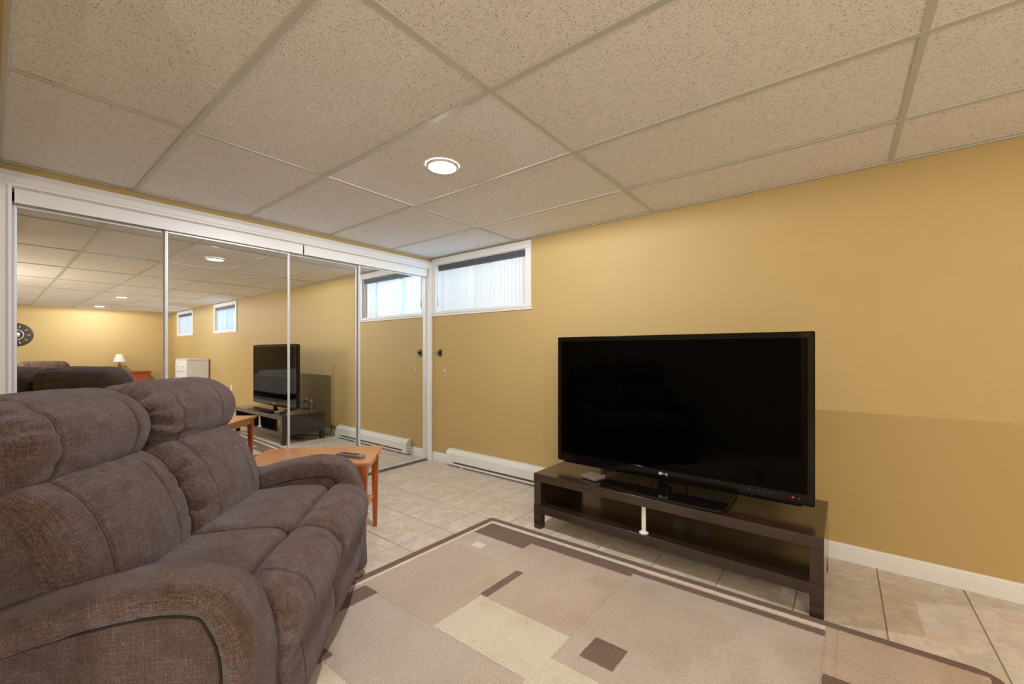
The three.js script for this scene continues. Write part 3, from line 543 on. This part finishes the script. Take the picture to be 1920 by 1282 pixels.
// padded arm roll: superellipse section swept along a path in the (b, y) plane
function armRoll(path, halfWidth, halfThick, aMid) {
  const c = new THREE.CatmullRomCurve3(path.map(([b, y]) => new THREE.Vector3(b, y, 0)), false, 'centripetal'), K = 150, n = 48, pos = [], uv = [], rows = [], len = c.getLength();
  const pts = c.getSpacedPoints(K);
  for (let k = -6; k <= K + 6; k++) {
    const kk = clamp(k, 0, K), p = pts[kk], q = pts[Math.min(K, kk + 1)], o = pts[Math.max(0, kk - 1)], tx = q.x - o.x, ty = q.y - o.y, l = Math.hypot(tx, ty), tb = tx / l, tyy = ty / l, nb = -tyy, ny = tb;
    const over = k < 0 ? -k / 6 : k > K ? (k - K) / 6 : 0, sc = Math.max(0.001, Math.sqrt(1 - over * over)), ext = (k < 0 ? -1 : 1) * over * 0.012, row = [];
    for (let j = 0; j <= n; j++) {
      const th = (j / n) * 2 * Math.PI, ct = Math.cos(th), sn = Math.sin(th), e = 0.72, w = Math.sign(ct) * Math.pow(Math.abs(ct), e) * halfWidth, h = Math.sign(sn) * Math.pow(Math.abs(sn), e) * halfThick;
      let d = 0; for (const s of [0.62, Math.PI - 0.62]) { const z = (th - s) / 0.07; d -= 0.0035 * Math.exp(-z * z); }                      // stitched seam lines
      d += 0.0025 * perlin.noise(p.x * 14 + w * 30, p.y * 14, aMid * 7 + j * 0.05);
      const f = 1 + d / 0.05;
      row.push(pos.length / 3); pos.push(aMid + w * sc * f - A0, p.y + ny * h * sc * f + tyy * ext, -(p.x + nb * h * sc * f + tb * ext - B0)); uv.push(w * 1.2 + j * 0.006, (kk / K) * len);
    }
    rows.push(row);
  }
  const index = []; for (let k = 0; k + 1 < rows.length; k++) for (let j = 0; j < n; j++) { const a = rows[k][j], b = rows[k][j + 1], cc = rows[k + 1][j], d = rows[k + 1][j + 1]; index.push(a, b, cc, b, d, cc); }
  const g = new THREE.BufferGeometry(); g.setAttribute('position', new THREE.Float32BufferAttribute(pos, 3)); g.setAttribute('uv', new THREE.Float32BufferAttribute(uv, 2)); g.setIndex(index); flipIfInside(g); g.computeVertexNormals();
  const nn = g.attributes.normal; for (const row of rows) { const i = row[0], j = row[n], v = [nn.getX(i) + nn.getX(j), nn.getY(i) + nn.getY(j), nn.getZ(i) + nn.getZ(j)], l = Math.hypot(...v) || 1; nn.setXYZ(i, v[0] / l, v[1] / l, v[2] / l); nn.setXYZ(j, v[0] / l, v[1] / l, v[2] / l); }
  return g;
}
// a cushion part with its dark sewn seam lines as sub-parts
function sewn(parent, name, g) {
  const m = part(parent, name, g, M.fabric);
  for (const loop of g.userData.seams ?? []) { const c = new THREE.CatmullRomCurve3(loop.map((p) => new THREE.Vector3(...p)), true); mesh('seam', new THREE.TubeGeometry(c, 110, 0.0017, 5, true), M.seam, m); }
  return m;
}
function makeLoveseat(label) {
  const t = thing('loveseat', label, 'loveseat', [1.564, 0.0125, 2.389], -0.7613, 'brown reclining loveseats');
  const F = M.fabric;
  // arms
  for (const a of [3.310, 2.234]) {
    const arm = part(t, 'arm', armRoll([[-0.261, 0.04], [-0.270, 0.22], [-0.273, 0.40], [-0.298, 0.475], [-0.332, 0.528], [-0.422, 0.550], [-0.571, 0.533], [-0.789, 0.475], [-1.0, 0.405]], 0.0655, 0.0495, a), F);
    const wp = new THREE.CatmullRomCurve3([[-0.261, 0.06], [-0.270, 0.22], [-0.273, 0.40], [-0.298, 0.475], [-0.332, 0.528], [-0.422, 0.550], [-0.571, 0.533], [-0.789, 0.475], [-0.98, 0.41]].map(([b, y]) => new THREE.Vector3(b, y, 0)), false, 'centripetal').getSpacedPoints(60);
    for (const sx of [-1, 1]) mesh('seam', new THREE.TubeGeometry(new THREE.CatmullRomCurve3(wp.map((q, k) => { const o = wp[Math.max(0, k - 1)], e = wp[Math.min(60, k + 1)], l = Math.hypot(e.x - o.x, e.y - o.y), nb = -(e.y - o.y) / l, ny = (e.x - o.x) / l; return new THREE.Vector3(a + sx * 0.0475 - A0, q.y + (ny < 0 ? 1 : -1) * ny * 0 + (nb < 0 || ny > 0 ? -1 : 1) * 0 + 0.046 * -Math.abs(ny) * 1, -(q.x - 0.046 * Math.abs(nb) - B0)); })), 120, 0.0032, 6), M.seam, arm);
    const sec = (b0, b1) => { const top = (b) => b > -0.36 ? mix(0.47, 0.530, smooth(-0.29, -0.36, b)) : mix(0.530, 0.40, (-0.36 - b) / 0.64); return [[b1, 0.05], [b1, top(b1) * 0.6], [b1 - 0.002, top(b1)], [mix(b0, b1, 0.66), top(mix(b0, b1, 0.66))], [mix(b0, b1, 0.33), top(mix(b0, b1, 0.33))], [b0, top(b0)], [b0, 0.25], [b0, 0.05], [mix(b0, b1, 0.5), 0.05]]; };
    mesh('side_panel', cushion(sec(-0.455, -0.285), a - 0.044, a + 0.044, { r: 0.006, step: 0.02 }), F, arm);
    mesh('side_panel', cushion(sec(-1.0, -0.457), a - 0.0445, a + 0.0445, { r: 0.006, step: 0.02 }), F, arm);
  }
  // seats
  const gather = (x, p, nn, tt) => 0;
  for (const [a0, a1, h0, h1, near] of [[2.787, 3.246, 2.787, 3.285, 1], [2.298, 2.771, 2.225, 2.771, 0]]) {
    const seamIn = near ? 2.900 : 2.660, seamOut = near ? 3.165 : 2.400;
    sewn(t, 'seat_cushion', cushion([[-0.372, 0.452], [-0.40, 0.472], [-0.50, 0.478], [-0.65, 0.468], [-0.78, 0.452], [-0.84, 0.40], [-0.80, 0.30], [-0.60, 0.28], [-0.42, 0.29], [-0.365, 0.36]], a0, a1, { r: 0.045, crown: 0.018, crownBias: (p, n) => Math.max(0, n[1]) }));
    sewn(t, 'seat_pad', cushion([[-0.366, 0.450], [-0.33, 0.476], [-0.27, 0.474], [-0.215, 0.448], [-0.187, 0.400], [-0.188, 0.340], [-0.208, 0.285], [-0.238, 0.255], [-0.27, 0.30], [-0.33, 0.34], [-0.364, 0.38]], a0 - 0.002, a1 + 0.002,
      { r: 0.05, crown: 0.02, crownBias: (p, n) => Math.max(0, n[1] * 0.8 + n[0] * 0.6), seams: near ? [3.13, 2.885] : [2.40, 2.66], seamDepth: 0.0045, wrinkle: (x, p, n, tt) => -0.006 * smooth(0.16, 0, tt) * Math.max(0, n[0]) * (1 + Math.sin(p[1] * 90)) - 0.004 * smooth(0.84, 1, tt) * Math.max(0, n[0]) * (1 + Math.sin(p[1] * 80 + 1)) }));
    sewn(t, 'footrest', cushion([[-0.262, 0.34], [-0.232, 0.30], [-0.214, 0.23], [-0.212, 0.16], [-0.232, 0.09], [-0.262, 0.045], [-0.29, 0.05], [-0.30, 0.2], [-0.29, 0.33]], a0 + 0.004, a1 - 0.004, { r: 0.03, crown: 0.012, crownBias: (p, n) => Math.max(0, n[0]), seams: near ? [3.13] : [2.40], seamDepth: 0.003 }));
    // back
    const puck = (x, p, n, tt) => { const inner = near ? tt : 1 - tt, e = Math.exp(-inner / 0.16), e2 = Math.exp(-(1 - inner) / 0.10); return Math.max(0, n[0]) * (-0.030 * e * Math.pow(0.5 + 0.5 * Math.sin(p[1] * 72 + 3.5 * perlin.noise(x * 9, p[1] * 12, 3)), 2) - 0.008 * e2 * Math.pow(0.5 + 0.5 * Math.sin(p[1] * 60 + 1), 2)); };
    const topPuck = (x, p, n, tt) => -0.010 * smooth(0.68, 0.76, p[1]) * Math.max(0, n[0]) * Math.pow(0.5 + 0.5 * Math.sin(x * 62 + 3 * perlin.noise(x * 9, 1.5, near * 7)), 3);
    sewn(t, 'back_cushion', cushion([[-0.705, 0.425], [-0.690, 0.50], [-0.700, 0.58], [-0.735, 0.67], [-0.79, 0.745], [-0.86, 0.785], [-0.97, 0.79], [-1.0, 0.70], [-0.96, 0.55], [-0.91, 0.42], [-0.80, 0.395]], near ? a0 + 0.002 : a0 - 0.02, near ? a1 + 0.03 : a1 - 0.002,
      { r: 0.06, crown: 0.03, crownBias: (p, n) => Math.max(0, n[0]), seams: [seamIn, seamOut], seamDepth: 0.0045, wrinkle: (x, p, n, tt) => (near ? 0.35 : 1) * puck(x, p, n, tt) + topPuck(x, p, n, tt) }));
    sewn(t, 'headrest', cushion([[-0.800, 0.880], [-0.805, 0.825], [-0.835, 0.775], [-0.90, 0.748], [-0.99, 0.755], [-1.075, 0.795], [-1.125, 0.865], [-1.115, 0.935], [-1.05, 0.980], [-0.965, 0.993], [-0.885, 0.977], [-0.825, 0.934]], h0 + 0.002, h1 - 0.002,
      { r: 0.085, crown: 0.010, crownBias: () => 1, seams: [seamIn, seamOut], seamDepth: 0.005, wrinkle: (x, p, n, tt, s) => { const inner = near ? 1 - tt : tt, side = near ? tt : 1 - tt, w = 0.5 + 0.5 * Math.sin(s * 88 + 4 * perlin.noise(x * 8, s * 9, near * 5)); return -0.028 * Math.exp(-(1 - tt) / 0.17) * w * w * (near ? 0.7 : 1) - 0.003 * Math.exp(-tt / 0.06) * w; } }));
  }
  // shell and base
  sewn(t, 'back_shell', cushion([[-0.93, 0.10], [-1.02, 0.10], [-1.08, 0.40], [-1.125, 0.74], [-1.09, 0.80], [-1.0, 0.79], [-0.94, 0.55], [-0.90, 0.3]], 2.20, 3.345, { r: 0.03, seams: [2.78], seamDepth: 0.004 }));
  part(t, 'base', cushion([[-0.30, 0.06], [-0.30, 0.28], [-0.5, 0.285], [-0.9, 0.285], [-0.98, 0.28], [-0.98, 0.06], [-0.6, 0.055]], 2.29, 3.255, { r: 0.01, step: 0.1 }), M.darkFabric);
  for (const a of [2.24, 3.30]) for (const b of [-0.34, -0.95]) part(t, 'foot', at(new THREE.CylinderGeometry(0.022, 0.017, 0.056, 16), a - A0, 0.028, -(b - B0)), M.black);
  return t;
}
const seat1 = makeLoveseat('dark brown woven fabric reclining loveseat with two plump headrests facing the rug');
{
  const c = seat1.clone(); c.name = numbered('loveseat'); scene.add(c); c.position.set(4.72, 0.0002, 2.66); c.rotation.y = Math.PI / 2 - 0.06;
  tag(c, 'second brown loveseat, of which the mirror shows two small headrest tops by the frame', 'loveseat', 'brown reclining loveseats');
}

// ---------------------------------------------------------------- end table and remote
{
  const t = thing('end_table', 'orange-brown wooden end table with tapered legs behind the loveseat arm', 'table', [0.908, 0, 1.672], -0.7613);
  const W = 0.425, D = 0.70, h = 0.512;
  part(t, 'top', at(joined([at(box(W, 0.014, D, 0.004, true), 0, 0, 0), at(box(W - 0.016, 0.012, D - 0.016, 0.004, true), 0, -0.011, 0)]), 0, h - 0.007, 0), M.oak);
  for (const sx of [-1, 1]) for (const sz of [-1, 1]) {
    const g = new THREE.CylinderGeometry(0.0295, 0.0165, h - 0.024, 4, 1).rotateY(Math.PI / 4), k = boxUV(g.toNonIndexed(), true); k.computeVertexNormals();
    part(t, 'leg', k, M.oakLeg, [sx * (W / 2 - 0.040), (h - 0.024) / 2, sz * (D / 2 - 0.045)]);
  }
  for (const s of [-1, 1]) { part(t, 'apron', at(box(W - 0.12, 0.045, 0.016, 0.002), 0, h - 0.048, s * (D / 2 - 0.038)), M.oak); part(t, 'apron', at(box(0.016, 0.045, D - 0.13, 0.002), s * (W / 2 - 0.034), h - 0.048, 0), M.oak); }
  part(t, 'shelf', at(box(W - 0.085, 0.014, D - 0.10, 0.003, true), 0, 0.20, 0), M.oak);
  const r = thing('remote_control', 'slim grey remote control lying on the wooden end table', 'remote', [1.105, 0.5122, 1.568], 0.30);
  part(r, 'case', at(box(0.185, 0.018, 0.044, 0.006, false, 3), 0, 0.009, 0), M.greyPlastic);
  for (let i = 0; i < 7; i++) for (let k = 0; k < 3; k++) part(r, 'key', at(box(0.009, 0.003, 0.007, 0.001, false, 1), -0.06 + i * 0.018, 0.019, -0.012 + k * 0.012), M.black);
}

// ---------------------------------------------------------------- things the mirror shows at the far end
{
  const t = thing('side_cabinet', 'low reddish wood cabinet against the far yellow wall, seen in mirror', 'cabinet', [9.74, 0, 1.05]);
  part(t, 'carcass', at(box(0.44, 0.60, 1.14, 0.004), 0, 0.33, 0), M.cherry);
  part(t, 'top', at(box(0.48, 0.03, 1.20, 0.008), -0.01, 0.645, 0), M.cherry);
  part(t, 'plinth', at(box(0.40, 0.03, 1.08, 0.003), 0, 0.015, 0), M.cherry);
  for (const z of [-0.28, 0.28]) { const d = part(t, 'door', at(box(0.018, 0.52, 0.53, 0.004), -0.228, 0.33, z), M.cherry); mesh('knob', new THREE.SphereGeometry(0.012, 12, 8), M.bronze, d, [-0.245, 0.36, z * 0.25]); }
  const l = thing('table_lamp', 'small table lamp with white cone shade and turned wooden base, in mirror', 'lamp', [9.74, 0.6602, 0.99]);
  part(l, 'base', lathe([[0, 0], [0.05, 0], [0.052, 0.012], [0.03, 0.024], [0.018, 0.04], [0.032, 0.075], [0.040, 0.11], [0.030, 0.15], [0.014, 0.175], [0.018, 0.19], [0.010, 0.205], [0.008, 0.25], [0, 0.25]], 28), M.cherry);
  part(l, 'lamp_shade', lathe([[0.116, 0.225], [0.112, 0.232], [0.062, 0.395], [0.064, 0.402], [0.061, 0.402], [0.059, 0.394], [0.109, 0.230], [0.113, 0.225], [0.116, 0.225]], 40), M.shade);
  part(l, 'finial', lathe([[0, 0.41], [0.007, 0.406], [0.006, 0.398], [0.003, 0.39], [0.003, 0.25]], 12), M.bronze);
  const d = thing('wall_disc', 'round dark bronze wall plaque with silvery raised ring on the far wall', 'wall decoration', [9.995, 1.475, 2.54], -Math.PI / 2);
  part(d, 'plate', lathe([[0, 0.018], [0.10, 0.017], [0.19, 0.014], [0.23, 0.012], [0.243, 0.006], [0.245, 0], [0, 0]], 56).rotateX(Math.PI / 2), M.bronze);
  part(d, 'ring', new THREE.TorusGeometry(0.105, 0.010, 10, 48).translate(0, 0, 0.02), M.silver);
  for (let k = 0; k < 10; k++) part(d, 'ornament', at(box(0.05, 0.016, 0.01, 0.004), 0.175, 0, 0.018).rotateZ((k / 10) * Math.PI * 2), M.silver);
  part(d, 'boss', new THREE.SphereGeometry(0.06, 24, 12).scale(1, 1, 0.35).translate(0, 0, 0.016), M.silver);
  const c = thing('chest_of_drawers', 'pale grey chest of drawers against the window wall, seen in the mirror', 'chest', [7.36, 0, 0.205]);
  part(c, 'carcass', at(box(0.80, 0.94, 0.37, 0.004), 0, 0.49, 0.005), M.chest);
  part(c, 'top', at(box(0.82, 0.02, 0.385, 0.004), 0, 0.966, 0.004), M.chest);
  part(c, 'back_panel', at(box(0.815, 0.93, 0.014, 0.002), 0, 0.49, -0.187), M.cherry);
  part(c, 'plinth', at(box(0.78, 0.03, 0.35, 0.002), 0, 0.015, 0.0), M.chest);
  for (let k = 0; k < 4; k++) { const w = part(c, 'drawer', at(box(0.76, 0.205, 0.016, 0.004), 0, 0.15 + k * 0.222, 0.196), M.plate); for (const x of [-0.2, 0.2]) mesh('knob', new THREE.SphereGeometry(0.014, 12, 8), M.silver, w, [x, 0.15 + k * 0.222, 0.213]); }
  // bed that the television screen reflects
  const b = thing('bed', 'bed with a white hanging bedspread, reflected in the television screen', 'bed', [7.6, 0, 3.02]);
  part(b, 'base', at(box(1.9, 0.22, 1.35, 0.02), 0, 0.16, 0), M.navy);
  for (const x of [-0.85, 0.85]) for (const z of [-0.6, 0.6]) part(b, 'leg', at(new THREE.CylinderGeometry(0.025, 0.02, 0.06, 12), x, 0.03, z), M.black);
  part(b, 'mattress', at(box(1.92, 0.24, 1.37, 0.06, false, 4), 0, 0.39, 0), M.beigeCloth);
  part(b, 'bedspread', at(joined([at(box(1.94, 0.03, 1.43, 0.012, false, 3), 0, 0, 0), at(box(1.94, 0.40, 0.02, 0.008), 0, -0.19, -0.705), at(box(1.94, 0.40, 0.02, 0.008), 0, -0.19, 0.705), at(box(0.02, 0.40, 1.43, 0.008), -0.965, -0.19, 0)]), 0, 0.525, 0), M.linen);
  part(b, 'pillow', at(box(0.45, 0.14, 1.1, 0.065, false, 5), 0.70, 0.575, 0), M.linen);
}

for (const o of scene.children) o.traverse((k) => { delete k.userData.count; });
renderer.render(scene, camera);
